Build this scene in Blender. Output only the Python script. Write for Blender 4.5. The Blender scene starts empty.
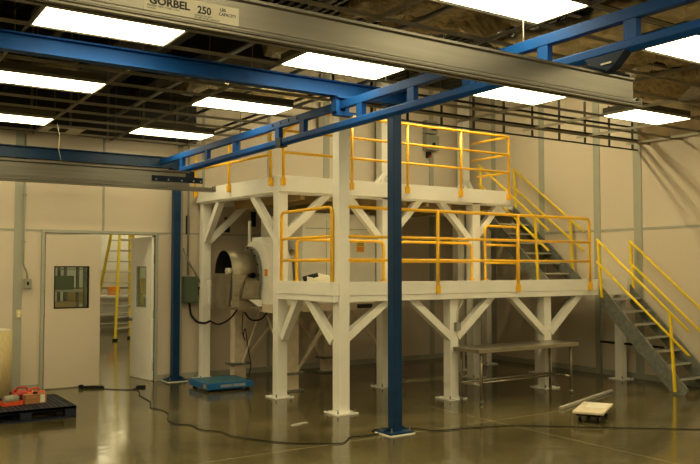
import bpy, bmesh, math, random
from mathutils import Vector, Matrix, noise as mnoise

random.seed(7)
S = bpy.context.scene
COL = S.collection

# ------------------------------------------------------------------ camera
PITCH = math.radians(2.612)
AZ = math.radians(56.65)          # angle from the view direction to +X
Fh = Vector((math.cos(AZ), math.sin(AZ), 0)); Rt = Vector((math.sin(AZ), -math.cos(AZ), 0))
Fw = Fh * math.cos(PITCH) + Vector((0, 0, math.sin(PITCH)))
Up = Rt.cross(Fw)
cam_d = bpy.data.cameras.new('camera'); cam = bpy.data.objects.new('camera', cam_d); COL.objects.link(cam)
m = Matrix((Rt, Up, -Fw)).transposed().to_4x4(); m.translation = Vector((0, 0, 1.95))
cam.matrix_world = m
cam_d.sensor_width = 36; cam_d.lens = 36 * 789 / 700; cam_d.clip_end = 200; cam_d.clip_start = 0.05
S.camera = cam
# ------------------------------------------------------------------ world, exposure, lamp colour
W = bpy.data.worlds.new('world'); S.world = W; W.use_nodes = True
W.node_tree.nodes['Background'].inputs[0].default_value = (1.0, 0.85, 0.55, 1)
W.node_tree.nodes['Background'].inputs[1].default_value = 0.02
S.view_settings.view_transform = 'Standard'; S.view_settings.look = 'None'
S.view_settings.exposure = 0.0; S.view_settings.gamma = 1.0; S.view_settings.use_curve_mapping = False
LAMP_COL = (1.0, 0.84, 0.455)
LAMP_E = 14.5
BACK_E = 6.0
HT = math.pi / 2

# ------------------------------------------------------------------ materials
def mat(name, col, rough=0.5, metal=0.0, var=0.06, vscale=3.0, bump=0.0, bscale=40.0, col2=None, stretch=None, spec=0.5, rvar=0.0):
    mt = bpy.data.materials.new(name); mt.use_nodes = True
    nt = mt.node_tree; N = nt.nodes; L = nt.links
    b = N['Principled BSDF']
    b.inputs['Roughness'].default_value = rough; b.inputs['Metallic'].default_value = metal
    b.inputs['Specular IOR Level'].default_value = spec
    tc = N.new('ShaderNodeTexCoord'); mp = N.new('ShaderNodeMapping')
    L.new(tc.outputs['Object'], mp.inputs[0])
    if stretch: mp.inputs['Scale'].default_value = stretch
    nz = N.new('ShaderNodeTexNoise'); nz.inputs['Scale'].default_value = vscale; nz.inputs['Detail'].default_value = 6
    L.new(mp.outputs[0], nz.inputs[0])
    rp = N.new('ShaderNodeValToRGB'); rp.color_ramp.elements[0].position = 0.3; rp.color_ramp.elements[1].position = 0.7
    c2 = col2 or tuple(min(1, c * (1 + var)) for c in col)
    c1 = col if col2 else tuple(c * (1 - var) for c in col)
    rp.color_ramp.elements[0].color = (*c1, 1); rp.color_ramp.elements[1].color = (*c2, 1)
    L.new(nz.outputs[0], rp.inputs[0]); L.new(rp.outputs[0], b.inputs['Base Color'])
    if rvar:
        mr = N.new('ShaderNodeMapRange'); mr.inputs[3].default_value = rough - rvar; mr.inputs[4].default_value = rough + rvar
        L.new(nz.outputs[0], mr.inputs[0]); L.new(mr.outputs[0], b.inputs['Roughness'])
    if bump:
        n2 = N.new('ShaderNodeTexNoise'); n2.inputs['Scale'].default_value = bscale; n2.inputs['Detail'].default_value = 4
        L.new(mp.outputs[0], n2.inputs[0])
        bp = N.new('ShaderNodeBump'); bp.inputs['Strength'].default_value = bump; bp.inputs['Distance'].default_value = 0.02
        L.new(n2.outputs[0], bp.inputs['Height']); L.new(bp.outputs[0], b.inputs['Normal'])
    return mt

def emit(name, col, e):
    mt = bpy.data.materials.new(name); mt.use_nodes = True
    b = mt.node_tree.nodes['Principled BSDF']
    b.inputs['Base Color'].default_value = (0.8, 0.8, 0.8, 1)
    b.inputs['Emission Color'].default_value = (*col, 1); b.inputs['Emission Strength'].default_value = e
    return mt

M = {}
M['white'] = mat('white_paint', (0.80, 0.78, 0.72), 0.35, var=0.05, vscale=2)
M['wall'] = mat('wall_panel', (0.57, 0.495, 0.395), 0.42, var=0.03, vscale=0.8)
M['batten'] = mat('wall_batten', (0.33, 0.33, 0.27), 0.5)
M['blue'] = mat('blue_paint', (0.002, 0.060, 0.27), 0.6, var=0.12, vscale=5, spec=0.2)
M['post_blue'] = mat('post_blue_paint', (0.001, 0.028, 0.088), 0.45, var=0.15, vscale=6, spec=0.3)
M['navy'] = mat('dark_blue_paint', (0.002, 0.014, 0.045), 0.8, var=0.15, vscale=8)
M['yellow'] = mat('safety_yellow', (0.90, 0.50, 0.012), 0.35, var=0.08, vscale=10)
M['yellow2'] = mat('stair_yellow', (0.80, 0.56, 0.015), 0.38, var=0.08, vscale=10)
M['alu'] = mat('aluminium', (0.20, 0.19, 0.165), 0.36, 0.8, var=0.12, vscale=3, stretch=(0.3, 8, 8))
M['galv'] = mat('galvanised', (0.20, 0.205, 0.18), 0.5, 0.5, var=0.25, vscale=14)
M['galv_lt'] = mat('galvanised_nosing', (0.48, 0.46, 0.40), 0.45, 0.3, var=0.15, vscale=30)
M['ss'] = mat('stainless', (0.42, 0.38, 0.30), 0.3, 0.85, var=0.15, vscale=4, stretch=(1, 1, 6))
M['ss_dull'] = mat('stainless_dull', (0.26, 0.225, 0.16), 0.42, 0.7, var=0.25, vscale=5)
M['tbar'] = mat('grid_tee', (0.36, 0.33, 0.25), 0.5, 0.0)
M['tbar_dull'] = mat('raw_stud', (0.10, 0.09, 0.06), 0.6)
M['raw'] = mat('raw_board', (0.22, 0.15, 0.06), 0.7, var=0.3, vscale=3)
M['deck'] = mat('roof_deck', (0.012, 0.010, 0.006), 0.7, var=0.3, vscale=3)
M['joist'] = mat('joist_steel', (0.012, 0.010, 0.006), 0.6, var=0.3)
M['foil'] = mat('foil', (0.50, 0.43, 0.27), 0.33, 0.7, var=0.3, vscale=6, bump=1.0, bscale=16)
M['batt'] = mat('batt_facing', (0.10, 0.065, 0.02), 0.5, 0.2, col2=(0.50, 0.38, 0.17), vscale=7, bump=1.0, bscale=14, stretch=(1, 2.5, 1))
M['black'] = mat('black', (0.004, 0.004, 0.004), 0.5, var=0.3, spec=0.25)
M['rubber'] = mat('black_rubber', (0.005, 0.006, 0.005), 0.6, spec=0.2)
M['darkhole'] = mat('dark_interior', (0.01, 0.009, 0.008), 0.7)  # near-black that stands in for the shade inside the hood
M['pallet'] = mat('dark_plastic', (0.012, 0.016, 0.030), 0.5, var=0.3, vscale=20, spec=0.2)
M['orange'] = mat('orange_plastic', (0.62, 0.075, 0.015), 0.4, var=0.15, vscale=15)
M['red'] = mat('red_plastic', (0.42, 0.03, 0.012), 0.4, var=0.15, vscale=15)
M['wood'] = mat('brown_wood', (0.25, 0.10, 0.035), 0.6, col2=(0.38, 0.18, 0.07), vscale=6, stretch=(1, 8, 8))
M['paper'] = mat('paper_white', (0.62, 0.58, 0.45), 0.7)
M['board'] = mat('pale_board', (0.66, 0.56, 0.42), 0.55, var=0.1, vscale=8)
M['scale_blue'] = mat('scale_blue', (0.008, 0.12, 0.36), 0.45, var=0.1)
M['scale_top'] = mat('scale_top', (0.03, 0.13, 0.20), 0.5, var=0.2, vscale=20)
M['green'] = mat('green_enamel', (0.085, 0.12, 0.075), 0.4, var=0.06)
M['grey'] = mat('grey_enamel', (0.26, 0.26, 0.21), 0.45, var=0.08)
M['almond'] = mat('almond_plastic', (0.62, 0.52, 0.28), 0.4)
M['straw'] = mat('straw_wrap', (0.50, 0.38, 0.17), 0.6, col2=(0.66, 0.54, 0.30), vscale=20, stretch=(6, 6, 0.5), bump=0.4, bscale=30)
M['lad_y'] = mat('ladder_yellow', (0.80, 0.62, 0.02), 0.4)
M['sticker'] = mat('orange_sticker', (0.75, 0.26, 0.02), 0.5)
M['stick_y'] = mat('yellow_sticker', (0.75, 0.55, 0.10), 0.5)
M['ink'] = mat('black_ink', (0.01, 0.01, 0.01), 0.5)
M['label'] = mat('label_film', (0.74, 0.71, 0.60), 0.45)
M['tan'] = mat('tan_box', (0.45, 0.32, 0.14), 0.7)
M['lamp'] = emit('lamp_diffuser', LAMP_COL, LAMP_E)
M['lamp_hi'] = emit('high_bay_tube', LAMP_COL, 85)
M['lamp_b'] = emit('lamp_diffuser_back', LAMP_COL, BACK_E)

# glass
g = bpy.data.materials.new('glass'); g.use_nodes = True
gn = g.node_tree; gb = gn.nodes['Principled BSDF']; go = gn.nodes['Material Output']
tr = gn.nodes.new('ShaderNodeBsdfTransparent'); tr.inputs[0].default_value = (0.80, 0.86, 0.80, 1)
gl = gn.nodes.new('ShaderNodeBsdfGlossy'); gl.inputs['Roughness'].default_value = 0.02
lw = gn.nodes.new('ShaderNodeLayerWeight'); pw = gn.nodes.new('ShaderNodeMath'); pw.operation = 'POWER'; pw.inputs[1].default_value = 4.0
gn.links.new(lw.outputs['Facing'], pw.inputs[0])
fr = gn.nodes.new('ShaderNodeMapRange'); fr.inputs[3].default_value = 0.04; fr.inputs[4].default_value = 0.6; gn.links.new(pw.outputs[0], fr.inputs[0])
mx = gn.nodes.new('ShaderNodeMixShader')
gn.links.new(fr.outputs[0], mx.inputs[0]); gn.links.new(tr.outputs[0], mx.inputs[1]); gn.links.new(gl.outputs[0], mx.inputs[2])
gn.links.new(mx.outputs[0], go.inputs[0]); gn.nodes.remove(gb)
M['glass'] = g

# polished concrete with saw-cut joints
def floor_mat():
    mt = bpy.data.materials.new('polished_concrete'); mt.use_nodes = True
    nt = mt.node_tree; N = nt.nodes; L = nt.links; b = N['Principled BSDF']
    geo = N.new('ShaderNodeNewGeometry')
    n1 = N.new('ShaderNodeTexNoise'); n1.inputs['Scale'].default_value = 0.7; n1.inputs['Detail'].default_value = 8; n1.inputs['Roughness'].default_value = 0.65
    n2 = N.new('ShaderNodeTexNoise'); n2.inputs['Scale'].default_value = 9; n2.inputs['Detail'].default_value = 8; n2.inputs['Roughness'].default_value = 0.7
    L.new(geo.outputs['Position'], n1.inputs[0]); L.new(geo.outputs['Position'], n2.inputs[0])
    r1 = N.new('ShaderNodeValToRGB')
    r1.color_ramp.elements[0].position = 0.32; r1.color_ramp.elements[0].color = (0.040, 0.034, 0.013, 1)
    r1.color_ramp.elements[1].position = 0.70; r1.color_ramp.elements[1].color = (0.135, 0.112, 0.05, 1)
    L.new(n1.outputs[0], r1.inputs[0])
    mxx = N.new('ShaderNodeMixRGB'); mxx.blend_type = 'OVERLAY'; mxx.inputs[0].default_value = 0.75
    L.new(r1.outputs[0], mxx.inputs[1]); L.new(n2.outputs[0], mxx.inputs[2])
    sp = N.new('ShaderNodeSeparateXYZ'); L.new(geo.outputs['Position'], sp.inputs[0])
    def line(out, pos, w):
        a = N.new('ShaderNodeMath'); a.operation = 'SUBTRACT'; L.new(out, a.inputs[0]); a.inputs[1].default_value = pos
        c = N.new('ShaderNodeMath'); c.operation = 'ABSOLUTE'; L.new(a.outputs[0], c.inputs[0])
        d = N.new('ShaderNodeMath'); d.operation = 'LESS_THAN'; L.new(c.outputs[0], d.inputs[0]); d.inputs[1].default_value = w
        return d.outputs[0]
    outs = [line(sp.outputs[0], x, 0.008) for x in (-1.6, 7.1)] + [line(sp.outputs[1], y, 0.008) for y in (2.0, 7.5)]
    cur = outs[0]
    for o in outs[1:]:
        k = N.new('ShaderNodeMath'); k.operation = 'MAXIMUM'; L.new(cur, k.inputs[0]); L.new(o, k.inputs[1]); cur = k.outputs[0]
    mj = N.new('ShaderNodeMixRGB'); L.new(cur, mj.inputs[0]); L.new(mxx.outputs[0], mj.inputs[1]); mj.inputs[2].default_value = (0.27, 0.235, 0.13, 1)
    L.new(mj.outputs[0], b.inputs['Base Color'])
    mr = N.new('ShaderNodeMapRange'); mr.inputs[3].default_value = 0.05; mr.inputs[4].default_value = 0.20
    L.new(n1.outputs[0], mr.inputs[0]); L.new(mr.outputs[0], b.inputs['Roughness'])
    b.inputs['Specular IOR Level'].default_value = 0.5
    bp = N.new('ShaderNodeBump'); bp.inputs['Strength'].default_value = 0.16; bp.inputs['Distance'].default_value = 0.02
    n3 = N.new('ShaderNodeTexNoise'); n3.inputs['Scale'].default_value = 3.5; n3.inputs['Detail'].default_value = 3
    L.new(geo.outputs['Position'], n3.inputs[0]); L.new(n3.outputs[0], bp.inputs['Height']); L.new(bp.outputs[0], b.inputs['Normal'])
    return mt
M['floor'] = floor_mat()

# ------------------------------------------------------------------ builder
class B:
    def __init__(s): s.bm = bmesh.new()
    def box(s, x0, x1, y0, y1, z0, z1, mtx=None):
        vs = [s.bm.verts.new((x, y, z)) for x in (x0, x1) for y in (y0, y1) for z in (z0, z1)]
        for f in ((0,1,3,2),(4,6,7,5),(0,4,5,1),(2,3,7,6),(0,2,6,4),(1,5,7,3)): s.bm.faces.new([vs[i] for i in f])
        if mtx:
            for v in vs: v.co = mtx @ v.co
        return s
    def cbox(s, c, d, mtx=None):
        return s.box(c[0]-d[0]/2, c[0]+d[0]/2, c[1]-d[1]/2, c[1]+d[1]/2, c[2]-d[2]/2, c[2]+d[2]/2, mtx)
    def prism(s, poly, axis, a, b):
        """poly: 2D points; axis 'x': (y,z), 'y': (x,z), 'z': (x,y); extruded a..b"""
        def P(p, t):
            return {'x': (t, p[0], p[1]), 'y': (p[0], t, p[1]), 'z': (p[0], p[1], t)}[axis]
        v0 = [s.bm.verts.new(P(p, a)) for p in poly]; v1 = [s.bm.verts.new(P(p, b)) for p in poly]
        n = len(poly)
        s.bm.faces.new(v0); s.bm.faces.new(v1[::-1])
        for i in range(n): s.bm.faces.new((v0[i], v1[i], v1[(i+1) % n], v0[(i+1) % n]))
        return s
    def bar(s, p, q, w, h=None, up=(0, 0, 1)):
        h = h or w
        p = Vector(p); q = Vector(q); d = (q - p).normalized(); u = Vector(up)
        if abs(d.dot(u)) > 0.98: u = Vector((0, 1, 0))
        sd = d.cross(u).normalized(); u = sd.cross(d).normalized()
        vs = []
        for e in (p, q):
            for a, b in ((-1,-1),(1,-1),(1,1),(-1,1)): vs.append(s.bm.verts.new(e + sd * a * w / 2 + u * b * h / 2))
        for f in ((3,2,1,0),(4,5,6,7),(0,1,5,4),(1,2,6,5),(2,3,7,6),(3,0,4,7)): s.bm.faces.new([vs[i] for i in f])
        return s
    def tube(s, pts, r, seg=10, bend=0.0, caps=True):
        pts = [Vector(p) for p in pts]
        if bend and len(pts) > 2:
            out = [pts[0]]
            for i in range(1, len(pts) - 1):
                a, b, c = pts[i-1], pts[i], pts[i+1]
                r1 = min(bend, (a-b).length * .45, (c-b).length * .45)
                p0 = b + (a-b).normalized() * r1; p2 = b + (c-b).normalized() * r1
                for t in (0, .25, .5, .75, 1): out.append(p0 * (1-t)**2 + b * 2*t*(1-t) + p2 * t*t)
            out.append(pts[-1]); pts = out
        rings = []; prev = None
        for i, p in enumerate(pts):
            d = (pts[min(i+1, len(pts)-1)] - pts[max(i-1, 0)]).normalized()
            if prev is None:
                u = Vector((0, 0, 1)) if abs(d.z) < .9 else Vector((1, 0, 0))
            else: u = prev
            u = (u - d * u.dot(d)).normalized(); prev = u; v = d.cross(u)
            rings.append([s.bm.verts.new(p + (u * math.cos(2*math.pi*k/seg) + v * math.sin(2*math.pi*k/seg)) * r) for k in range(seg)])
        for a, b in zip(rings, rings[1:]):
            for k in range(seg):
                f = s.bm.faces.new((a[k], a[(k+1) % seg], b[(k+1) % seg], b[k])); f.smooth = True
        if caps: s.bm.faces.new(rings[0][::-1]); s.bm.faces.new(rings[-1])
        return s
    def cyl(s, p, q, r, seg=16, r2=None):
        p = Vector(p); q = Vector(q); d = (q-p).normalized()
        u = Vector((0, 0, 1)) if abs(d.z) < .9 else Vector((1, 0, 0)); u = (u - d*u.dot(d)).normalized(); v = d.cross(u)
        r2 = r if r2 is None else r2
        A = [[s.bm.verts.new(e + (u*math.cos(2*math.pi*k/seg) + v*math.sin(2*math.pi*k/seg))*rr) for k in range(seg)] for e, rr in ((p, r), (q, r2))]
        for k in range(seg):
            f = s.bm.faces.new((A[0][k], A[0][(k+1) % seg], A[1][(k+1) % seg], A[1][k])); f.smooth = seg > 8
        s.bm.faces.new(A[0][::-1]); s.bm.faces.new(A[1]); return s
    def build(s, name, m, parent=None, bevel=0.0, solid=0.0):
        bmesh.ops.recalc_face_normals(s.bm, faces=s.bm.faces)
        me = bpy.data.meshes.new(name); 
        if parent is not None:
            o0 = root_of(parent)['_o'] if '_o' in root_of(parent) else (0, 0, 0)
            s.bm.transform(Matrix.Translation(-Vector(o0)))
        s.bm.to_mesh(me); s.bm.free(); me.materials.append(m)
        o = bpy.data.objects.new(name, me); COL.objects.link(o)
        if parent is not None: o.parent = parent
        if solid:
            k = o.modifiers.new('solid', 'SOLIDIFY'); k.thickness = solid; k.offset = 0
        if bevel:
            k = o.modifiers.new('bevel', 'BEVEL'); k.width = bevel; k.segments = 2; k.limit_method = 'ANGLE'
        return o

def root_of(o):
    while o.parent: o = o.parent
    return o

def thing(name, label, cat, loc=(0, 0, 0), group=None, rot=0.0, local=False):
    """Empty at the thing's base. local=False: its parts are given in world coordinates."""
    o = bpy.data.objects.new(name, None); COL.objects.link(o); o.location = loc; o.rotation_euler = (0, 0, rot)
    o.empty_display_size = 0.1
    o['label'] = label; o['category'] = cat
    if group: o['group'] = group
    if not local: o['_o'] = tuple(float(c) for c in loc)
    return o

def tag(o, label, cat, group=None, kind=None):
    o['label'] = label; o['category'] = cat
    if group: o['group'] = group
    if kind: o['kind'] = kind
    return o

def struct(o, label=None):
    o['kind'] = 'structure'
    if label: o['label'] = label
    return o

def rebase(o, base):
    """move a one-mesh thing's origin to its base"""
    b = Vector(base); o.data.transform(Matrix.Translation(-b)); o.location = b; return o

def copy_tree(o, parent=None):
    c = o.copy(); COL.objects.link(c); c.parent = parent
    for ch in list(o.children): copy_tree(ch, c)
    return c

def text(name, s, size, m, parent, pos, xs=1.0, extr=0.0012, off=0.0, xdir=(1, 0, 0), ydir=(0, 0, 1)):
    cu = bpy.data.curves.new(name, 'FONT'); cu.body = s; cu.size = size; cu.extrude = extr; cu.offset = off; cu.resolution_u = 3
    t = bpy.data.objects.new(name, cu); COL.objects.link(t)
    dg = bpy.context.evaluated_depsgraph_get(); me = bpy.data.meshes.new_from_object(t.evaluated_get(dg))
    bpy.data.objects.remove(t); bpy.data.curves.remove(cu)
    X = Vector(xdir); Y = Vector(ydir); Z = X.cross(Y)
    mm = Matrix((X * xs, Y, Z)).transposed().to_4x4(); mm.translation = Vector(pos) - Vector(root_of(parent).get('_o', (0, 0, 0)))
    me.transform(mm); me.materials.clear(); me.materials.append(m)
    o = bpy.data.objects.new(name, me); COL.objects.link(o); o.parent = parent
    return o

# ------------------------------------------------------------------ the room
XR = 11.95; YB = 13.35; XL = -5.0; YF = -4.0; ZR = 5.9
YB2 = 31.0; GE_ = 8.84
struct(B().box(XL-.2, 16.2, YF-.2, YB2+.2, -0.2, 0).build('floor', M['floor']), 'glossy polished olive brown concrete floor')
# back wall with the double door opening (x 2.90..4.80, z 0..2.50)
DX0, DX1, DZ = 2.88, 4.72, 2.52
b = B().box(XL, DX0, YB, YB+.15, 0, ZR).box(DX1, XR, YB, YB+.15, 0, ZR).box(DX0, DX1, YB, YB+.15, DZ, ZR)
struct(b.build('wall_back', M['wall']), 'beige panelled wall behind the platforms, with the double doorway')
struct(B().box(XR, XR+.15, YF, YB+.15, 0, ZR).build('wall_right', M['wall']), 'beige panelled wall beside the stairs')
struct(B().box(XL-.15, XL, YF, YB+.15, 0, ZR).build('wall_left', M['wall']))
struct(B().box(XL-.15, XR+.15, YF-.15, YF, 0, ZR).build('wall_front', M['wall']))
b = B().box(XL-.15, XR+.15, YF-.15, YB+.15, ZR, ZR+.1)
for i in range(110):   # corrugation ribs of the steel deck
    x = XL + .05 + i*.15
    b.box(x, x+.07, YF, YB, ZR-.05, ZR)
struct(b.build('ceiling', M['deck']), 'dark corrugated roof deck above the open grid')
# room beyond the doorway
b = B().box(1.0, 1.15, YB+.15, YB2, 0, 5).box(16, 16.15, YB+.15, YB2, 0, 5).box(1, 16.15, YB2, YB2+.15, 0, 5)
struct(b.build('wall_far', M['white']), 'white walls of the room beyond the doorway')
struct(B().box(1, 16.15, YB+.15, YB2+.15, 5, 5.1).build('ceiling_far', M['white']))

def trim(n, b, m=None, label=None):
    struct(b.build('trim_%d' % n, m or M['batten']), label)
# battens on the back wall: verticals with grey cover strips, horizontal seam
tn = 1
for x, w, z0 in ((2.42, .13, 0), (3.80, .035, 2.56), (5.12, .10, 0), (5.58, .05, 0), (6.9, .06, 0), (8.15, .14, 0), (9.4, .06, 0), (10.85, .12, 0)):
    trim(tn, B().box(x, x+w, YB-.012, YB, z0, ZR)); tn += 1
trim(tn, B().box(XL, XR, YB-.010, YB, 2.545, 2.575)); tn += 1
for y, w in ((11.12, .14), (9.75, .15), (8.86, .17), (6.4, .15), (3.9, .15), (12.5, .12)):
    trim(tn, B().box(XR-.012, XR, y-w/2, y+w/2, 0, ZR)); tn += 1
trim(tn, B().box(XR-.010, XR, YF, YB, 2.62, 2.665)); tn += 1
struct(B().box(XL, DX0-.06, YB-.02, YB, 0, .1).box(DX1+.06, XR, YB-.02, YB, 0, .1).build('baseboard_back', M['batten']))
struct(B().box(XR-.02, XR, YF, YB, 0, .1).build('baseboard_right', M['batten']))

# darker bands on the back and right walls above the ceiling grid
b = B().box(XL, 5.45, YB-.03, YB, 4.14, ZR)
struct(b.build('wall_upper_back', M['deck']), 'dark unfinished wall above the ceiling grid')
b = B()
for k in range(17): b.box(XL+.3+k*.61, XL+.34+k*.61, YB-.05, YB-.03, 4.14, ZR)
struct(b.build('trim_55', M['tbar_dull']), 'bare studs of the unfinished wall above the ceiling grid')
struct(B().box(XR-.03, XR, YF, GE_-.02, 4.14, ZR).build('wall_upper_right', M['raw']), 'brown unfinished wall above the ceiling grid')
# ------------------------------------------------------------------ doors
fr = struct(B().box(DX0-.05, DX0, YB-.04, YB+.15, 0, DZ+.05).box(DX1, DX1+.05, YB-.04, YB+.15, 0, DZ+.05)
            .box(DX0, DX1, YB-.04, YB+.15, DZ, DZ+.05).build('trim_40', M['batten'], bevel=.003), 'grey steel frame of the double doorway')
def door_leaf(n, w, h, wx0, wx1, wz0, wz1, loc, rot, label, hinge_x):
    d = thing('door_%d' % n, label, 'door', loc, rot=rot, local=True); d['kind'] = 'structure'
    t = .045
    B().box(0, wx0, 0, t, .015, h).box(wx1, w, 0, t, .015, h).box(wx0, wx1, 0, t, .015, wz0).box(wx0, wx1, 0, t, wz1, h).build('door_panel', M['white'] if n == 2 else M['wall'], d)
    f = B()
    e = .02
    for a in ((wx0-e, wx0, wz0-e, wz1+e), (wx1, wx1+e, wz0-e, wz1+e), (wx0, wx1, wz0-e, wz0), (wx0, wx1, wz1, wz1+e)):
        f.box(a[0], a[1], -.003, t+.003, a[2], a[3])
    f.build('window_frame', M['black'] if n == 1 else M['grey'], d)
    B().box(wx0, wx1, t/2-.003, t/2+.003, wz0, wz1).build('glass_pane', M['glass'], d)
    for z in (.25, 1.15, 2.1) if n == 2 else ():
        B().box(hinge_x-.03, hinge_x+.03, -.018, .004, z-.07, z+.07).build('hinge', M['galv'], d)
    return d
door_leaf(1, .88, 2.49, .155, .675, 1.31, 1.96, (2.895, YB-.035, 0), 0, 'closed beige door leaf with square window', .0)
d2 = door_leaf(2, .82, 2.49, .22, .56, 1.28, 1.96, (4.705, YB-.0, 0), math.radians(97), 'white door leaf swung open into the room beyond', .0)
for a_, b_ in ((-.005, -.06), (.05, .10)): B().cyl((.76, a_, 1.03), (.76, b_, 1.03), .03).build('door_knob', M['galv'], d2)

# ------------------------------------------------------------------ ceiling grid (open T bars)
PX = [-3.57, -1.07, 1.43, 3.93, 6.49, 9.10]; PY = [-3.2, -.71, 1.77, 4.25, 6.73, 9.21, 11.82]
GZ = 4.10; GE = 8.84; GXL = 5.55
def grid_y1(x): return YB if x < GXL else GE
main = B()
gx = []
for a in PX: gx += [a-.01, a+1.235]
gx += [11.62]
for x in gx:
    main.box(x-.008, x+.008, YF, grid_y1(x), GZ, GZ+.004).box(x-.003, x+.003, YF, grid_y1(x), GZ, GZ+.04)
struct(main.build('trim_50', M['tbar']), 'long tee bars of the open ceiling grid')
cross = B(); y = 4.25 - .62 * 13; yl = []
ys = []
for a, bb in zip(PY, PY[1:]):
    for k in range(4): ys.append(a + (bb-a)*k/4)
ys += [11.82, 12.44, 13.06]
for y in ys:
    x1 = XR if y < GE else GXL
    cross.box(XL, x1, y-.008, y+.008, GZ, GZ+.004).box(XL, x1, y-.003, y+.003, GZ, GZ+.036)
struct(cross.build('trim_51', M['tbar']), 'short tee bars of the open ceiling grid')
# edge framing where the grid stops; its backlit darkness is in the colour
e = B()
for z, h in ((4.03, .02), (4.20, .03), (4.42, .03)):
    e.box(GXL, XR, GE-.01, GE+.02, z, z+h)
k = GXL
while k < XR: e.box(k-.012, k+.012, GE-.012, GE+.018, 4.03, 4.75); k += .625
e.box(GXL-.01, GXL+.02, GE, YB, 4.08, 4.12).box(GXL-.01, GXL+.02, GE, YB, 4.35, 4.38)
struct(e.build('trim_52', M['joist']), 'dark stud framing hanging at the edge of the ceiling grid')
w = B()
for x in gx:
    for y in ys[::2]:
        if y < grid_y1(x): w.tube([(x, y, GZ+.04), (x+random.uniform(-.05,.05), y+random.uniform(-.05,.05), ZR-.05)], .0022, 4)
struct(w.build('trim_53', M['tbar']), 'thin hanger wires of the ceiling grid')

# troffers
def light_proto():
    t = thing('ceiling_light', 'x', 'ceiling light', (0, 0, 0), 'glowing troffers in the ceiling grid', local=True)
    B().box(0, 1.22, 0, .025, .004, .10).box(0, 1.22, .545, .57, .004, .10).box(0, .025, .025, .545, .004, .10).box(1.195, 1.22, .025, .545, .004, .10)\
       .box(0, 1.22, 0, .57, .10, .11).build('housing', M['tbar_dull'], t)
    B().box(.012, 1.208, .012, .558, -.002, .004).build('diffuser', M['lamp'], t)
    return t
LL = {
 (2,4): 'glowing ceiling panel nearest the camera at upper left, above the lettered silver beam',
 (2,5): 'glowing ceiling panel at left edge, between the two blue cross beams, second row',
 (2,6): 'farthest glowing ceiling panel at left, close to the door wall',
 (3,6): 'glowing ceiling panel above the left end of the upper platform, nearest the back wall',
 (3,5): 'glowing ceiling panel over the upper platform railing corner',
 (3,4): 'glowing ceiling panel just behind the middle of the lettered silver beam',
 (3,3): 'glowing ceiling panel cut by the top edge, right of centre',
 (4,3): 'glowing ceiling panel cut by the right edge, beyond the blue runway',
 (4,4): 'small glowing ceiling panel under the silver beam, beside its middle right',
 (5,4): 'glowing ceiling panel at far right, just below the end of the silver beam',
}
lp = None
for i, x in enumerate(PX):
    for j, y in enumerate(PY):
        if j >= 5 and x > 5: continue
        if lp is None: o = lp = light_proto()
        else: o = copy_tree(lp)
        o.location = (x, y + .005, GZ+.002)
        o['label'] = LL.get((i, j), 'glowing ceiling panel outside the picture')
for x in (7.0, 8.25, 9.5):
    h = thing('high_bay_light', {7.0: 'leftmost', 8.25: 'middle', 9.5: 'rightmost'}[x] + ' bright strip light high under the roof over the platforms', 'ceiling light', (x+.5, 10.0, 5.55), 'strip lights high over the platforms')
    B().box(x, x+1.1, 9.9, 10.1, 5.60, 5.68).build('housing', M['tbar'], h)
    B().box(x+.01, x+1.09, 9.91, 10.09, 5.57, 5.60).build('tube_cover', M['lamp_hi'], h)
    for k in (.2, .9): B().tube([(x+k, 10, 5.68), (x+k, 10, ZR-.05)], .006, 6).build('hanger', M['tbar'], h)
# supply air diffuser
t = thing('air_diffuser', 'pale square ceiling air vent with dark slots near the left wall', 'vent', (2.68, 12.45, GZ+.002))
B().box(2.68, 3.28, 12.45, 13.05, GZ+.002, GZ+.02).build('face_plate', M['paper'], t)
q = B()
for k in range(5): q.box(2.80, 3.05, 12.56+k*.07, 12.59+k*.07, GZ-.004, GZ+.002)
q.build('slot', M['black'], t)

# joists, ducts, insulation in the ceiling void
for k, y in enumerate((0.2, 2.6, 5.6, 8.0, 10.4, 12.6)):
    j = thing('roof_joist', ('nearest', 'second', 'third', 'fourth', 'fifth', 'farthest')[k] + ' of the dark steel truss joists crossing under the roof deck', 'joist', (XL, y, ZR-.5), 'roof joists under the deck')
    xe = XR if y < 9 else 5.4
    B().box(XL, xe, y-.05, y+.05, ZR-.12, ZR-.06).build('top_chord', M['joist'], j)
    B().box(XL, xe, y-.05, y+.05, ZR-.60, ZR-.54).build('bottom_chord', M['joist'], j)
    q = B(); x = XL
    while x < xe-.6: q.bar((x, y, ZR-.57), (x+.3, y, ZR-.09), .025); q.bar((x+.3, y, ZR-.09), (x+.6, y, ZR-.57), .025); x += .6
    q.build('web', M['joist'], j)

def rumple(x0, x1, y0, y1, z, amp, n, m_, label, seed, name='insulation_blanket', cat='insulation', grp='insulation blankets above the ceiling grid'):
    bm = bmesh.new(); nx = max(6, int((x1-x0)*n)); ny = max(6, int((y1-y0)*n)); G = []
    for i in range(nx+1):
        row = []
        for j in range(ny+1):
            X = x0+(x1-x0)*i/nx; Y = y0+(y1-y0)*j/ny
            v = Vector((X*1.7+seed, Y*1.7, seed)); 
            h = mnoise.noise(v) + .6*abs(mnoise.noise(v*2.7)) + .5*abs(mnoise.noise(v*6))
            ed = .12*mnoise.noise(Vector((X*3, Y*3, seed+9)))
            row.append(bm.verts.new((X+ed, Y+ed, z + amp*h)))
        G.append(row)
    for i in range(nx):
        for j in range(ny):
            f = bm.faces.new((G[i][j], G[i+1][j], G[i+1][j+1], G[i][j+1])); f.smooth = True
    q = B(); q.bm.free(); q.bm = bm
    o = q.build(name, m_, None, solid=.09)
    return tag(rebase(o, (x0, y0, z)), label, cat, grp)
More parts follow.
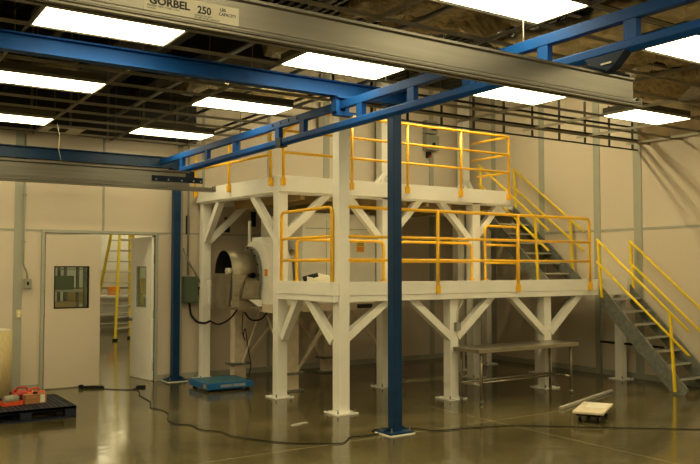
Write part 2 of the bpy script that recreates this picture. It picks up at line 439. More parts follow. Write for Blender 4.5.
rumple(4.9, 7.0, 5.0, 7.7, 4.95, .2, 11, M['batt'], 'golden brown rumpled insulation blanket over the middle of the silver beam', 1.3)
rumple(5.2, 6.6, 1.8, 4.8, 4.75, .2, 11, M['batt'], 'golden brown rumpled insulation blanket at the top edge beyond the bright panel', 4.1)
rumple(7.2, 8.7, 4.3, 7.6, 4.85, .2, 11, M['foil'], 'silvery brown insulation blanket seen between the blue runway chords', 7.7)
rumple(8.9, 10.2, 5.2, 8.3, 4.95, .2, 11, M['batt'], 'brown insulation blanket above the end of the silver beam', 11.2)
rumple(10.3, 11.5, 5.0, 8.2, 4.8, .18, 11, M['batt'], 'brown insulation blanket against the right wall', 15.2)
def duct(pts, r, m_, label, nm='flexible_duct'):
    P = []
    pts = [Vector(p) for p in pts]
    for a, c in zip(pts, pts[1:]):
        n = max(2, int((c-a).length/.12))
        for k in range(n): P.append(a.lerp(c, k/n))
    P.append(pts[-1])
    q = B().tube(P, r, 14)
    for v in q.bm.verts: v.co += Vector([mnoise.noise(v.co*5+Vector((k*7, 0, 0)))*.055 for k in range(3)])
    tag(rebase(q.build(nm, m_), pts[0]), label, 'duct')
duct([(4.1, 10.5, 4.55), (5.3, 10.7, 4.6), (7.0, 10.9, 4.9)], .17, M['foil'], 'crumpled silver flexible duct above the blue runway, behind the second ceiling panel')
duct([(0.4, 10.9, 4.5), (2.2, 10.7, 4.5), (2.65, 10.5, 4.6)], .18, M['foil'], 'crumpled silver flexible duct above the left side of the ceiling grid')
duct([(4.4, 8.6, 4.7), (5.6, 8.2, 4.75)], .16, M['foil'], 'short crumpled silver duct right of the second blue cross beam panel')
duct([(9.6, 4.6, 4.45), (10.3, 4.7, 4.5), (11.6, 4.75, 4.6)], .2, M['foil'], 'crumpled silver duct above the far right ceiling panel')
tag(rebase(B().box(2.9, 3.6, 4.2, 12.6, 4.75, 5.2).build('air_duct', M['joist'], bevel=.01), (3.2, 8, 4.75)), 'dark rectangular air duct running above the ceiling grid', 'duct')
tag(rebase(B().box(4.2, 5.3, 9.9, 13.2, 4.9, 5.25).build('air_duct', M['joist'], bevel=.01), (4.7, 11, 4.9)), 'dark rectangular air duct above the upper platform corner', 'duct')
for k, (y, z, x0, x1) in enumerate(((7.2, 4.5, -4.5, 6.2), (9.9, 4.6, -4.5, 5.2), (5.1, 4.55, -4.5, 11.6), (3.0, 4.6, -4.5, 11.6))):
    tag(rebase(B().tube([(x0, y, z), (x1, y, z)], .035, 8).build('ceiling_pipe', M['joist']), (x0, y, z)), ('third', 'farthest', 'second', 'nearest')[k] + ' dark pipe running across above the ceiling grid, counted from the camera', 'pipe', 'pipes above the ceiling grid')

for k, (x, z, r) in enumerate(((2.15, 4.7, .05), (3.85, 4.45, .03), (0.9, 4.6, .04), (5.0, 4.5, .025), (6.9, 4.55, .04))):
    y1 = 13.2 if x < GXL else 8.6
    tag(rebase(B().tube([(x, -2, z), (x, y1, z)], r, 8).build('ceiling_pipe', M['galv'] if k % 2 else M['joist']), (x, -2, z)),
        ('thick dark pipe', 'thin galvanised conduit', 'dark pipe', 'slim galvanised conduit', 'dark pipe')[k] + ' above the grid, ' + ('left of the second light column', 'beside the middle ceiling panels', 'at the left edge', 'over the blue runway', 'over the right hand panels')[k], 'pipe')
# ------------------------------------------------------------------ platform helpers
def bolt(parent, x, y, z):
    B().cyl((x, y, z), (x, y, z+.022), .014, 6).cyl((x, y, z+.022), (x, y, z+.05), .008, 8).build('bolt', M['galv'], parent)
def post(parent, x, y, z1, w=.19, plate=.38, bolts=True, name='post', m_=None):
    m_ = m_ or M['white']
    p = B().box(x-w/2, x+w/2, y-w/2, y+w/2, .0, z1).build(name, m_, parent, bevel=.006)
    B().box(x-plate/2, x+plate/2, y-plate/2, y+plate/2, 0, .022).build('base_plate', m_, p, bevel=.003)
    if bolts:
        for a in (-1, 1):
            for c in (-1, 1): bolt(p, x+a*(plate/2-.035), y+c*(plate/2-.035), .022)
    return p
def brace(parent, p, q, w=.11):
    B().bar(p, q, w, w).build('brace', M['white'], parent, bevel=.004)
RR = .0235
def railing(parent, name, pts, zs, posts, zfoot, m_, r=RR, openl=False):
    """pts: plan polyline; zs: rail heights; posts: plan points"""
    rl = bpy.data.objects.new(name, None); COL.objects.link(rl); rl.parent = parent
    ztop = max(zs)
    a, c = Vector((*pts[0], 0)), Vector((*pts[-1], 0))
    path = ([] if openl else [(pts[0][0], pts[0][1], zfoot)]) + [(p[0], p[1], ztop) for p in pts] + [(pts[-1][0], pts[-1][1], zfoot)]
    B().tube(path, r, 10, bend=.09).build('top_rail', m_, rl)
    for z in sorted(zs)[:-1]:
        B().tube([(p[0], p[1], z) for p in pts], r*.9, 8, bend=.05).build('mid_rail', m_, rl)
    for p in posts:
        B().tube([(p[0], p[1], zfoot), (p[0], p[1], ztop)], r, 8).build('rail_post', m_, rl)
    for p in list(posts) + ([pts[-1]] if openl else [pts[0], pts[-1]]):
        B().box(p[0]-.03, p[0]+.03, p[1]-.03, p[1]+.03, zfoot-.04, zfoot+.07).build('foot_bracket', m_, rl)
    return rl

# ------------------------------------------------------------------ lower platform
LZ = 1.66
P1 = thing('work_platform', 'lower white steel platform with yellow railing, in front of the taller one', 'platform', (5.75, 9.0, 0))
post(P1, 5.78, 9.0, 4.06, w=.168, plate=.34)
for x in (7.80, 9.80): post(P1, x, 9.10, 1.5, w=.16, plate=.34)
post(P1, 11.66, 9.05, 1.5, w=.14, plate=.3)
post(P1, 11.10, 10.42, 1.5, w=.14, plate=.3)
B().box(5.62, 11.7, 8.95, 10.50, 1.60, LZ).build('deck', M['white'], P1)
B().box(5.61, 11.7, 8.935, 9.13, 1.49, 1.60).box(5.61, 5.77, 9.13, 10.5, 1.49, 1.60).box(5.78, 11.7, 10.36, 10.5, 1.48, 1.60)\
   .box(11.56, 11.7, 9.13, 10.36, 1.48, 1.60).build('edge_beam', M['white'], P1, bevel=.004)
q = B()
for k in range(9): q.box(6.3+k*.6, 6.36+k*.6, 9.13, 10.36, 1.52, 1.60)
q.build('joist', M['white'], P1)
B().box(5.60, 11.7, 8.925, 8.955, 1.575, 1.76).box(5.60, 5.63, 8.955, 10.5, 1.575, 1.76).build('toe_plate', M['white'], P1, bevel=.003)
for a, c in (((5.86, 9.06, .98), (6.62, 9.06, 1.52)), ((6.98, 9.06, 1.52), (7.74, 9.06, .92)), ((7.86, 9.06, .92), (8.58, 9.06, 1.52)), ((8.98, 9.06, 1.52), (9.74, 9.06, .90)), ((9.86, 9.06, .90), (10.6, 9.06, 1.52))):
    brace(P1, a, c)
brace(P1, (5.72, 9.08, .95), (5.72, 9.75, 1.52)); brace(P1, (5.72, 10.5, .9), (5.72, 10.02, 1.52))
ZL = (2.78, 2.38, 2.06)
railing(P1, 'railing', [(5.84, 8.93), (10.70, 8.90)], ZL, [(7.40, 8.91), (9.02, 8.90)], 1.62, M['yellow'], openl=True)
railing(P1, 'railing', [(5.65, 10.46), (5.67, 9.06)], ZL, [], 1.62, M['yellow'])
railing(P1, 'railing', [(5.88, 10.40), (7.50, 10.40)], (2.38, 2.06), [], 1.70, M['yellow'])
railing(P1, 'railing', [(7.82, 10.40), (9.40, 10.40)], (2.38, 2.06), [], 1.70, M['yellow'])
railing(P1, 'railing', [(9.72, 10.40), (10.52, 10.40)], (2.70, 2.36, 2.04), [], 1.70, M['yellow'])
# ------------------------------------------------------------------ upper platform
UZ = 3.22
P2 = thing('mezzanine_platform', 'tall white steel platform with yellow railing, against the back wall', 'platform', (5.7, 10.6, 0))
for x, y, w in ((5.72, 10.62, .165), (7.66, 10.62, .18), (9.64, 10.62, .18), (5.56, 13.13, .155), (10.1, 11.55, .16), (11.2, 11.95, .14)):
    post(P2, x, y, 3.12, w=w, plate=.32)
B().prism([(5.66, 10.52), (10.44, 10.52), (10.44, 13.25), (5.44, 13.25)], 'z', 3.16, UZ).box(10.44, 11.9, 11.8, 13.25, 3.16, UZ).build('deck', M['white'], P2)
B().box(5.68, 10.42, 10.53, 10.68, 3.08, 3.16).prism([(5.67, 10.68), (5.82, 10.68), (5.61, 13.2), (5.46, 13.2)], 'z', 3.08, 3.16).box(5.61, 11.6, 13.08, 13.2, 3.06, 3.16)\
   .box(10.32, 10.42, 10.68, 11.8, 3.08, 3.16).box(10.46, 11.65, 11.82, 11.92, 3.06, 3.16).build('edge_beam', M['white'], P2, bevel=.004)
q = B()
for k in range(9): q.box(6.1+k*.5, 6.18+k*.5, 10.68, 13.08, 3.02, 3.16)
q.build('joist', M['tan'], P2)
B().box(5.65, 10.45, 10.49, 10.52, 3.11, 3.355).prism([(5.65, 10.52), (5.68, 10.52), (5.46, 13.25), (5.43, 13.25)], 'z', 3.11, 3.355).box(10.42, 10.45, 10.52, 11.5, 3.11, 3.355).build('toe_plate', M['white'], P2, bevel=.003)
for a, c in (((5.78, 10.6, 2.45), (6.55, 10.6, 3.12)), ((6.90, 10.6, 3.12), (7.62, 10.6, 2.36)), ((7.72, 10.6, 2.45), (8.40, 10.6, 3.12)), ((8.84, 10.6, 3.12), (9.56, 10.6, 2.40)), ((9.66, 10.6, 2.5), (10.25, 10.6, 3.12)),
             ((5.72, 10.72, 2.40), (5.67, 11.42, 3.10)), ((5.54, 13.04, 2.42), (5.58, 12.52, 3.10)), ((5.62, 13.12, 2.42), (6.34, 13.12, 3.10))):
    brace(P2, a, c)
# front railing: its top rail drops at the left corner
rl = bpy.data.objects.new('railing', None); COL.objects.link(rl); rl.parent = P2
B().tube([(5.68, 10.46, 3.2), (5.68, 10.46, 4.02), (6.25, 10.46, 4.36), (10.38, 10.46, 4.36), (10.38, 10.46, 3.2)], RR, 10, bend=.09).build('top_rail', M['yellow'], rl)
for z in (4.03, 3.70): B().tube([(5.68, 10.46, z), (10.38, 10.46, z)], RR*.9, 8).build('mid_rail', M['yellow'], rl)
for x in (6.92, 8.04, 9.22): B().tube([(x, 10.46, 3.2), (x, 10.46, 4.36)], RR, 8).build('rail_post', M['yellow'], rl)
for x in (5.68, 6.92, 8.04, 9.22, 10.38): B().box(x-.035, x+.035, 10.44, 10.49, 3.20, 3.31).build('foot_bracket', M['yellow'], rl)
railing(P2, 'railing', [(5.39, 13.2), (5.60, 10.72)], (4.03, 3.69), [(5.50, 12.02)], 3.25, M['yellow'])
rl = bpy.data.objects.new('railing', None); COL.objects.link(rl); rl.parent = P2
for z, y1 in ((4.36, 11.45), (4.03, 11.45), (3.70, 11.3)): B().tube([(10.38, 10.47, z), (10.38, y1, z)], RR*.9, 8).build('mid_rail', M['yellow'], rl)
# roof support columns rising through the deck, with knee braces at their feet
for x in (9.42, 11.62):
    c = thing('roof_column', 'pale roof column rising behind the upper railing, ' + ('beside the blue support post' if x < 10 else 'near the top of the upper stairs'), 'column', (x, 13.1, UZ))
    B().box(x-.09, x+.09, 13.0, 13.2, UZ, ZR-.1).build('shaft', M['white'], c, bevel=.005)
    B().bar((x-.62, 13.0, UZ+.02), (x-.05, 13.0, UZ+.66), .07).build('knee_brace', M['white'], c)
    B().bar((x+.42, 13.0, UZ+.02), (x+.03, 13.0, UZ+.62), .07).build('knee_brace', M['white'], c)
    B().bar((x, 12.5, UZ+.02), (x, 12.98, UZ+.55), .07).build('knee_brace', M['white'], c)

# ------------------------------------------------------------------ stairs
def stairs(name, label, x0, x1, yt, zt, n, rise, run, zb):
    t = thing(name, label, 'stairs', ((x0+x1)/2, yt - n*run, zb))
    yb = yt - n*run; zbt = zt - n*rise
    sl = rise/run
    for x in (x0, x1-.035):
        poly = [(yt, zt+.02), (yt, zt-.30), (yb+.16, zbt), (yb-.06, zbt), (yb-.10, zbt+.06), (yb-.10, zbt+.10)]
        B().prism(poly, 'x', x, x+.035).build('stringer', M['galv'], t)
    for k in range(1, n):
        z = zt - k*rise; y = yt - k*run
        tr = B().box(x0+.035, x1-.035, y-.02, y+.21, z-.028, z-.005).build('tread', M['galv'], t)
        q = B().box(x0+.035, x1-.035, y-.03, y-.005, z-.026, z)
        i = x0+.05
        while i < x1-.08: q.box(i, i+.022, y-.037, y+.0, z, z+.006); i += .05
        q.build('nosing', M['galv_lt'], tr)
    for x in (x0-.02, x1+.005):
        h = bpy.data.objects.new('handrail', None); COL.objects.link(h); h.parent = t
        ya, yz = yt+.03, yb-.16
        za = zt + .80; ze = zbt + .98
        s2 = (za-ze)/(ya-yz)
        B().tube([(x, ya, za), (x, yz, ze)], .022, 8).build('top_rail', M['yellow2'], h)
        B().tube([(x, ya, za-.38), (x, yz, ze-.37)], .022, 8).build('mid_rail', M['yellow2'], h)
        for yy in (yt-.03, yb+.13):
            zz = ze + (yy-yz)*s2; zl = zt - (yt-yy)*sl - .16
            B().bar((x, yy-.03, max(zl, zbt+.04)), (x, yy+.03, zz+.02), .036, .036).build('rail_post', M['yellow2'], h)
    return t
stairs('lower_stairs', 'galvanised open stairs with yellow handrails, going down to the floor at far right', 10.96, 11.80, 8.92, LZ-.02, 8, .205, .19, 0)
stairs('upper_stairs', 'galvanised open stairs with yellow handrails, joining the two platforms', 10.90, 11.83, 11.78, UZ, 8, .195, .205, LZ)

# ------------------------------------------------------------------ blue crane runway
def ibeam(b, x0, x1, y, z0, z1, w=.13, t=.014):
    b.box(x0, x1, y-w/2, y+w/2, z1-t, z1).box(x0, x1, y-w/2, y+w/2, z0, z0+t).box(x0, x1, y-.005, y+.005, z0+t, z1-t)
def header(label, x0, x1, y, z0, z1):
    t = thing('crane_cross_beam', label, 'beam', (x1, y, z0), 'blue crane cross beams')
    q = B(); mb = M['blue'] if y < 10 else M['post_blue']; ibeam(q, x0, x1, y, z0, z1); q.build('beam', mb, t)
    B().box(x1-.006, x1+.008, y-.08, y+.08, z0, z1+.02).build('end_plate', M['blue'], t)
    return t
H1 = header('blue crane cross beam nearer the camera, ending at the tall blue post', -1.0, 5.78, 7.57, 3.91, 4.08)
H2 = header('far blue crane cross beam along the door wall', -1.0, 5.10, 13.22, 3.69, 3.88)
RX = 4.85
# hanger clamps of the runway
for H, y, z0 in ((H1, 7.57, 3.91),):
    if H is H1:
        B().box(RX-.09, RX+.12, y-.09, y+.09, 3.885, 3.91).box(RX-.09, RX-.035, y-.05, y+.05, 3.70, 3.88).box(RX+.035, RX+.09, y-.05, y+.05, 3.70, 3.88).box(RX-.09, RX+.13, y-.07, y+.03, 3.69, 3.735).build('hanger_clamp', M['blue'], H)
R = thing('crane_runway', 'blue truss runway rail with short uprights, crossing from upper right to the far left', 'crane rail', (RX, 7.6, 3.53))
def rx(y): return 4.985 - .0185*y
def rz(y): return .035 - .006*y
B().bar((rx(-1.5), -1.5, 3.82+rz(-1.5)), (rx(13.13), 13.13, 3.82+rz(13.13)), .07, .09).build('top_chord', M['blue'], R, bevel=.004)
q = B(); prof = [(-.03, .035), (.03, .035), (.045, .022), (.045, -.03), (.02, -.06), (-.02, -.06), (-.045, -.03), (-.045, .022)]
va, vb = [[q.bm.verts.new((rx(y)+a, y, 3.595+rz(y)+c)) for a, c in prof] for y in (-1.5, 12.25)]
q.bm.faces.new(va); q.bm.faces.new(vb[::-1])
for i in range(8): q.bm.faces.new((va[i], vb[i], vb[(i+1) % 8], va[(i+1) % 8]))
q.build('bottom_chord', M['blue'], R)
for y in (12.2, 11.22, 10.25, 9.0, 8.38, 7.15, 6.25, 5.43, 4.51, 3.67, 2.8, 1.9, 1.0, 0, -.9):
    B().box(rx(y)-.03, rx(y)+.03, y-.055, y+.055, 3.627+rz(y), 3.778+rz(y)).build('upright', M['blue'], R)
B().box(rx(8.93)-.052, rx(8.93)+.05, 8.86, 9.0, 3.525+rz(9), 3.64+rz(9)).build('splice_plate', M['navy'], R)
for y in (8.5, 8.7, 8.9, 9.1):
    B().cyl((rx(y)-.045, y, 3.83+rz(y)), (rx(y)-.033, y, 3.83+rz(y)), .017, 8).build('bolt', M['black'], R)
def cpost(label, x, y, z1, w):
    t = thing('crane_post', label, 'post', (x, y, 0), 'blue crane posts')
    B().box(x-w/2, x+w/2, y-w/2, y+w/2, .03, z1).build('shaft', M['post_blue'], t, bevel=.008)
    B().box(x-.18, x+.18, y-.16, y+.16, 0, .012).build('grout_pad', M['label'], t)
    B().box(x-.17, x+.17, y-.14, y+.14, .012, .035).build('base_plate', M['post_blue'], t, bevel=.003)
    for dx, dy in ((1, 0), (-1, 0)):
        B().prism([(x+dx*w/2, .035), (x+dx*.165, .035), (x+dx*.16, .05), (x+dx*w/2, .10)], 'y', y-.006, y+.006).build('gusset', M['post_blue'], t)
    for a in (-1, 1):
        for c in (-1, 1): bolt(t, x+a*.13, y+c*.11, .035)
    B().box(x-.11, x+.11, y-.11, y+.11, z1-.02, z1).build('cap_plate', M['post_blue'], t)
    return t
cpost('tall blue square post in front of the lower platform', 5.62, 7.57, 3.91, .125)
cpost('far blue post beside the open doorway, under the end of the runway', 5.02, 13.14, 3.69, .125)

# bridges (aluminium enclosed track beams)
def bridge(name, label, x0, x1, y, z0, h, xlow, lettering=False):
    t = thing(name, label, 'crane beam', (x1, y, z0), 'silver crane bridge beams')
    s = h/.235
    def pr(*pp): return [(y+a*s, z0+c*s) for a, c in pp]
    up = pr((-.036, .052), (-.036, .205), (-.052, .215), (-.052, .235), (.052, .235), (.052, .215), (.036, .205), (.036, .052))
    B().prism(up, 'x', x0, x1).build('web', M['alu'], t, bevel=.002)
    lo = pr((-.036, .052), (-.048, .046), (-.048, .03), (-.056, .026), (-.056, .018), (-.048, .014), (-.048, 0), (-.015, 0), (-.015, .012), (.015, .012), (.015, 0), (.048, 0), (.048, .014), (.056, .018), (.056, .026), (.048, .03), (.048, .046), (.036, .052))
    B().prism(lo, 'x', x0, xlow).build('track', M['alu'], t, bevel=.0015)
    B().box(xlow, xlow+.012, y-.05*s, y+.05*s, z0, z0+.075*s).build('end_cap', M['ss_dull'], t)
    B().cyl((xlow-.05, y-.062*s, z0+.05*s), (xlow-.05, y-.045*s, z0+.05*s), .010, 8).build('end_bolt', M['black'], t)
    return t
BY = 3.93
B1 = bridge('crane_bridge', 'near silver aluminium crane beam with maker lettering and capacity label', -1.0, 5.22, BY, 3.22, .215, 5.30)
B2 = bridge('crane_bridge', 'far silver crane beam in front of the door wall', -1.0, 4.78, 12.0, 3.19, .31, 5.22)
fy = BY - .036*.215/.235
B().box(1.305, 1.835, fy-.0015, fy+.0, 3.270, 3.368).build('label', M['label'], B1)
ly = fy - .002
def btxt(st, x, z, size, xs=1.0, off=0.0): text('lettering', st, size, M['ink'], B1, (x, ly, z), xs, .0006, off)
btxt('GORBEL', 1.330, 3.308, .056, 1.06, .0022)
btxt('FISHERS, NEW YORK, U.S.A.', 1.320, 3.293, .0145, 1.0)
btxt('PATENTED', 1.322, 3.281, .009, 1.0)
btxt('250', 1.594, 3.303, .056, .93, .0018)
btxt('LBS.', 1.722, 3.336, .023, 1.0, .0005)
btxt('CAPACITY', 1.716, 3.312, .023, .95, .0005)
btxt('DANGER DO NOT', 1.578, 3.287, .012, 1.0)
btxt('EXCEED RATED CAPACITY', 1.578, 3.275, .012, 1.0)
# end trucks
B().box(RX-.20, RX+.30, BY-.06, BY+.06, 3.435, 3.45).build('truck_plate', M['navy'], B1)
B().prism([(3.68, 3.56), (4.06, 3.56), (3.99, 3.48), (3.92, 3.43), (3.86, 3.425), (3.79, 3.46)], 'x', RX+.0, RX+.09).build('end_truck', M['navy'], B1, bevel=.004)
B().box(RX-.008, RX-.001, 3.80, 3.90, 3.485, 3.497).build('truck_pin', M['galv_lt'], B1)
y2 = 12.0
B().box(4.16, 5.0, y2-.075, y2-.05, 3.31, 3.40).build('truck_plate', M['navy'], B2, bevel=.003)
B().box(4.72, 4.86, y2-.06, y2+.06, 3.40, 3.50).build('end_truck', M['navy'], B2, bevel=.003)
for x in (4.22, 4.42, 4.64, 4.84, 4.96): B().cyl((x, y2-.088, 3.34), (x, y2-.075, 3.34), .012, 8).build('bolt', M['galv_lt'], B2)
# thin wires dropping from the ceiling
for pts, lab in (([(2.76, 12.1, 4.1), (2.79, 12.05, 3.9), (2.77, 12.02, 3.7), (2.81, 12.0, 3.5)], 'thin white wire hanging from the ceiling onto the far silver beam'),
            ([(4.9, 6.75, 4.1), (4.9, 6.75, 3.87)], 'thin white wire hanging straight down beside the middle ceiling panel'),
            ([(4.9, 4.75, 4.1), (4.9, 4.75, 3.87)], 'thin white wire hanging behind the silver beam on the runway'),
            ([(5.79, 7.5, 4.05), (5.80, 7.48, 3.98), (5.78, 7.46, 3.88), (5.74, 7.46, 3.82)], 'short pale wire looping off the end of the blue cross beam')):
    tag(rebase(B().tube(pts, .003, 6).build('hanging_wire', M['paper']), pts[-1]), lab, 'wire')

# ------------------------------------------------------------------ processing machine under the tall platform
mc = thing('drum_machine', 'large white processing machine with a stainless hood, under the tall platform', 'machine', (6.6, 12.0, 0))
HY, HZ = 11.9, 1.84
def arc(cx, cz, r, a0, a1, n): return [(cx + r*math.cos(math.radians(a0+(a1-a0)*k/n)), cz + r*math.sin(math.radians(a0+(a1-a0)*k/n))) for k in range(n+1)]
# hood: open-ended cylindrical shell along X
b = B(); n = 40; ra, rb = .41, .395
rings = []
for x, r in ((5.36, ra), (5.80, ra), (5.80, rb), (5.36, rb)):
    rings.append([b.bm.verts.new((x, HY + (r-.05)*math.cos(2*math.pi*k/n), HZ + r*math.sin(2*math.pi*k/n))) for k in range(n)])
for i in range(4):
    A, C = rings[i], rings[(i+1) % 4]
    for k in range(n):
        f = b.bm.faces.new((A[k], A[(k+1) % n], C[(k+1) % n], C[k])); f.smooth = True
hd = b.build('hood', M['ss_dull'], mc)
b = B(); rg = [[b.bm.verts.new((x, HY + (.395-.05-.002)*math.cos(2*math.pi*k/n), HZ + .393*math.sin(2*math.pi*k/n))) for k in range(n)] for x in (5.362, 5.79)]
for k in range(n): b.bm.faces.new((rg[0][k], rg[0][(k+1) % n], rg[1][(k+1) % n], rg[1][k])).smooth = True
b.build('hood_liner', M['darkhole'], mc)  # inner skin of the hood, its shade put into the colour
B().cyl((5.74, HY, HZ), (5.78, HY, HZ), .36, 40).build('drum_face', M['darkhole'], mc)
fl = B().prism([(HY+.43*math.cos(k*math.pi/24), HZ+.47*math.sin(k*math.pi/24)) for k in range(48)], 'x', 5.80, 5.84).build('hood_flange', M['galv'], mc)
for k in range(16):
    a = math.radians(k*22.5); B().cyl((5.785, HY+.40*math.cos(a), HZ+.44*math.sin(a)), (5.80, HY+.40*math.cos(a), HZ+.44*math.sin(a)), .015, 6).build('flange_bolt', M['black'], fl)
# lower chute in front of the hood
B().prism([(11.54, 1.86), (12.22, 1.86), (12.1, 1.33), (11.62, 1.33)], 'x', 5.33, 5.36).build('front_plate', M['ss_dull'], mc)
B().prism([(5.34, 1.84), (5.58, 1.84), (5.46, 1.60), (5.46, 1.33), (5.34, 1.33)], 'y', 11.50, 11.53).build('side_plate', M['ss'], mc)
B().prism([(5.56, 1.74), (5.80, 1.74), (5.80, 1.46), (5.48, 1.46)], 'y', 11.48, 11.53).build('access_cover', M['ss_dull'], mc, bevel=.004)
B().cyl((5.66, 11.56, 1.83), (5.66, 11.42, 1.83), .035, 16).cyl((5.66, 11.44, 1.83), (5.66, 11.42, 1.83), .048, 16).build('pipe_stub', M['black'], mc)
B().prism([(5.62, 1.44), (5.84, 1.44), (5.84, 1.28)], 'y', 11.46, 11.52).build('gusset_plate', M['white'], mc)
B().box(5.36, 5.84, 11.535, 11.555, 1.33, 1.80).build('inner_panel', M['ss_dull'], mc)
B().cyl((5.30, 11.66, 1.90), (5.40, 11.66, 1.90), .05, 14).build('latch', M['paper'], mc)
B().box(5.33, 5.9, 11.45, 12.3, 1.29, 1.33).build('drip_tray', M['ss_dull'], mc)
# round white casing
CY = 11.80
pts = [(CY+.54*math.cos(k*math.pi/24), HZ+.56*math.sin(k*math.pi/24)) for k in range(25)] + [(CY-.54, 1.35), (CY+.54, 1.35)]
B().prism(pts, 'x', 5.86, 6.30).build('round_casing', M['white'], mc, bevel=.01)
B().prism([(CY-.2, 2.34), (CY+.2, 2.34), (CY+.2, 2.46), (CY-.2, 2.46)], 'x', 5.92, 6.24).build('casing_neck', M['white'], mc, bevel=.006)
B().box(5.852, 5.862, 11.30, 11.40, 1.82, 1.93).build('sticker', M['sticker'], mc)
B().cyl((5.95, 12.15, 2.3), (5.95, 12.15, 2.75), .028, 10).build('riser_pipe', M['white'], mc)
# cabinet body
B().box(6.44, 7.90, 11.20, 12.7, 1.36, 2.86).build('cabinet', M['white'], mc, bevel=.012)
B().box(6.9, 6.905, 11.192, 11.2, 1.5, 2.75).build('panel_joint', M['batten'], mc)
B().box(6.50, 7.88, 11.19, 11.2, 2.60, 2.612).build('panel_joint', M['batten'], mc)
B().box(5.30, 5.33, 12.32, 12.42, 1.35, 1.75).build('rail_bracket', M['white'], mc)
st = B().box(7.50, 7.66, 11.188, 11.2, 2.22, 2.42).build('warning_sticker', M['stick_y'], mc)
B().box(7.515, 7.645, 11.185, 11.189, 2.235, 2.31).build('warning_panel', M['sticker'], st)
for z in (2.385, 2.36, 2.335): B().box(7.52, 7.64, 11.185, 11.189, z, z+.010).build('text_line', M['ink'], st)
B().cyl((6.2, 11.25, 1.66), (6.2, 11.05, 1.66), .035, 12).cyl((6.2, 11.08, 1.66), (6.2, 11.05, 1.66), .05, 12).build('pipe_stub', M['galv'], mc)
# silvery ducting seen between casing and cabinet
B().tube([(6.30, 11.5, 2.15), (6.37, 11.45, 2.1), (6.45, 11.45, 2.2)], .10, 14).build('flexible_hose', M['foil'], mc)
# base frame and legs
B().box(5.84, 8.45, 11.10, 11.22, 1.24, 1.36).box(5.84, 8.45, 12.66, 12.78, 1.24, 1.36).box(5.84, 5.96, 11.22, 12.66, 1.24, 1.37).box(8.33, 8.45, 11.22, 12.66, 1.24, 1.37)\
   .build('base_beam', M['board'], mc, bevel=.004)
B().box(7.45, 7.75, 11.088, 11.1, 1.27, 1.34).build('name_plate', M['ink'], mc)
def mleg(x, y, w):
    l = B().box(x-w/2, x+w/2, y-.09, y+.09, 0, 1.24).build('leg', M['board'], mc, bevel=.004)
    B().box(x-w/2-.08, x+w/2+.08, y-.12, y+.12, .26, .30).build('clamp_plate', M['galv'], l)
    B().box(x-w/2-.08, x+w/2+.08, y-.12, y+.12, .0, .03).build('foot_plate', M['galv'], l)
for x, y, w in ((6.16, 11.1, .22), (6.02, 12.72, .22), (7.85, 12.70, .22), (8.3, 11.16, .14)): mleg(x, y, w)
for p, q_ in (((6.08, 12.62, .30), (6.08, 11.95, 1.24)), ((6.12, 11.2, .45), (6.12, 11.85, 1.24)), ((6.3, 11.12, .32), (7.0, 11.12, 1.24)), ((8.2, 11.18, .32), (7.4, 11.18, 1.24)), ((6.15, 12.72, .32), (6.95, 12.72, 1.24)), ((7.7, 12.7, .32), (7.1, 12.7, 1.24))):
    B().bar(p, q_, .05, .05).build('cross_brace', M['board'], mc)
# cables hanging under the machine
for pts, lab in (([(5.95, 12.60, 1.24), (5.85, 12.7, 1.05), (5.70, 12.85, .95), (5.60, 12.98, 1.02)], 'black cable looping from the green switch box towards the machine'),
                 ([(5.6, 11.6, 1.24), (5.7, 11.6, 1.10), (5.9, 11.6, 1.10), (6.02, 11.6, 1.24)], 'black cable sagging under the stainless hood'),
                 ([(5.62, 11.7, 1.24), (5.60, 11.7, .9), (5.68, 11.7, .75), (5.62, 11.7, .85), (5.66, 11.7, 1.0), (5.72, 11.7, .6), (5.78, 11.7, .35), (5.7, 11.7, .12)], 'thin black cable hanging down beside the floor scale')):
    tag(rebase(B().tube(pts, .014 if 'thin' not in lab else .008, 6, bend=.12).build('hanging_cable', M['rubber']), pts[-1]), lab, 'cable')

# ------------------------------------------------------------------ floor scale
sc = thing('floor_scale', 'low blue industrial floor scale with white lettering', 'scale', (5.36, 11.98, 0))
B().box(4.97, 5.77, 11.60, 12.36, .035, .135).build('platform', M['scale_blue'], sc, bevel=.008)
B().box(5.0, 5.74, 11.63, 12.33, .135, .141).build('top_mat', M['scale_top'], sc)
B().box(4.964, 4.97, 11.66, 11.76, .055, .115).build('rating_plate', M['tan'], sc)
for x in (5.04, 5.70):
    for y in (11.68, 12.28): B().cyl((x, y, 0), (x, y, .035), .035, 12).build('foot', M['black'], sc)
text('lettering', 'WEIGH-TRONIX', .062, M['paper'], sc, (5.19, 11.597, .065), .95, .0008, .001)

# ------------------------------------------------------------------ steel table
tb = thing('steel_table', 'long stainless steel work table in front of the platform posts', 'table', (8.82, 8.74, 0))
B().box(7.74, 9.84, 8.42, 8.98, .755, .785).box(7.74, 9.84, 8.42, 8.435, .73, .755).box(7.74, 7.755, 8.435, 8.98, .73, .755).box(9.825, 9.84, 8.455, 9.0, .73, .755).build('tabletop', M['ss'], tb, bevel=.003)
for x in (7.85, 9.74):
    for y in (8.5, 8.93):
        l = B().cyl((x, y, .05), (x, y, .755), .022, 14).build('leg', M['ss_dull'], tb)
        B().cyl((x, y, 0), (x, y, .05), .026, 12, r2=.03).build('foot', M['galv'], l)
B().tube([(7.85, 8.5, .26), (7.85, 8.93, .26)], .016, 10).build('stretcher', M['ss'], tb)
B().tube([(9.74, 8.5, .26), (9.74, 8.93, .26)], .016, 10).build('stretcher', M['ss'], tb)
B().tube([(7.85, 8.93, .26), (9.74, 8.93, .26)], .016, 10).tube([(7.85, 8.72, .26), (9.74, 8.72, .26)], .016, 10).build('stretcher', M['ss'], tb)

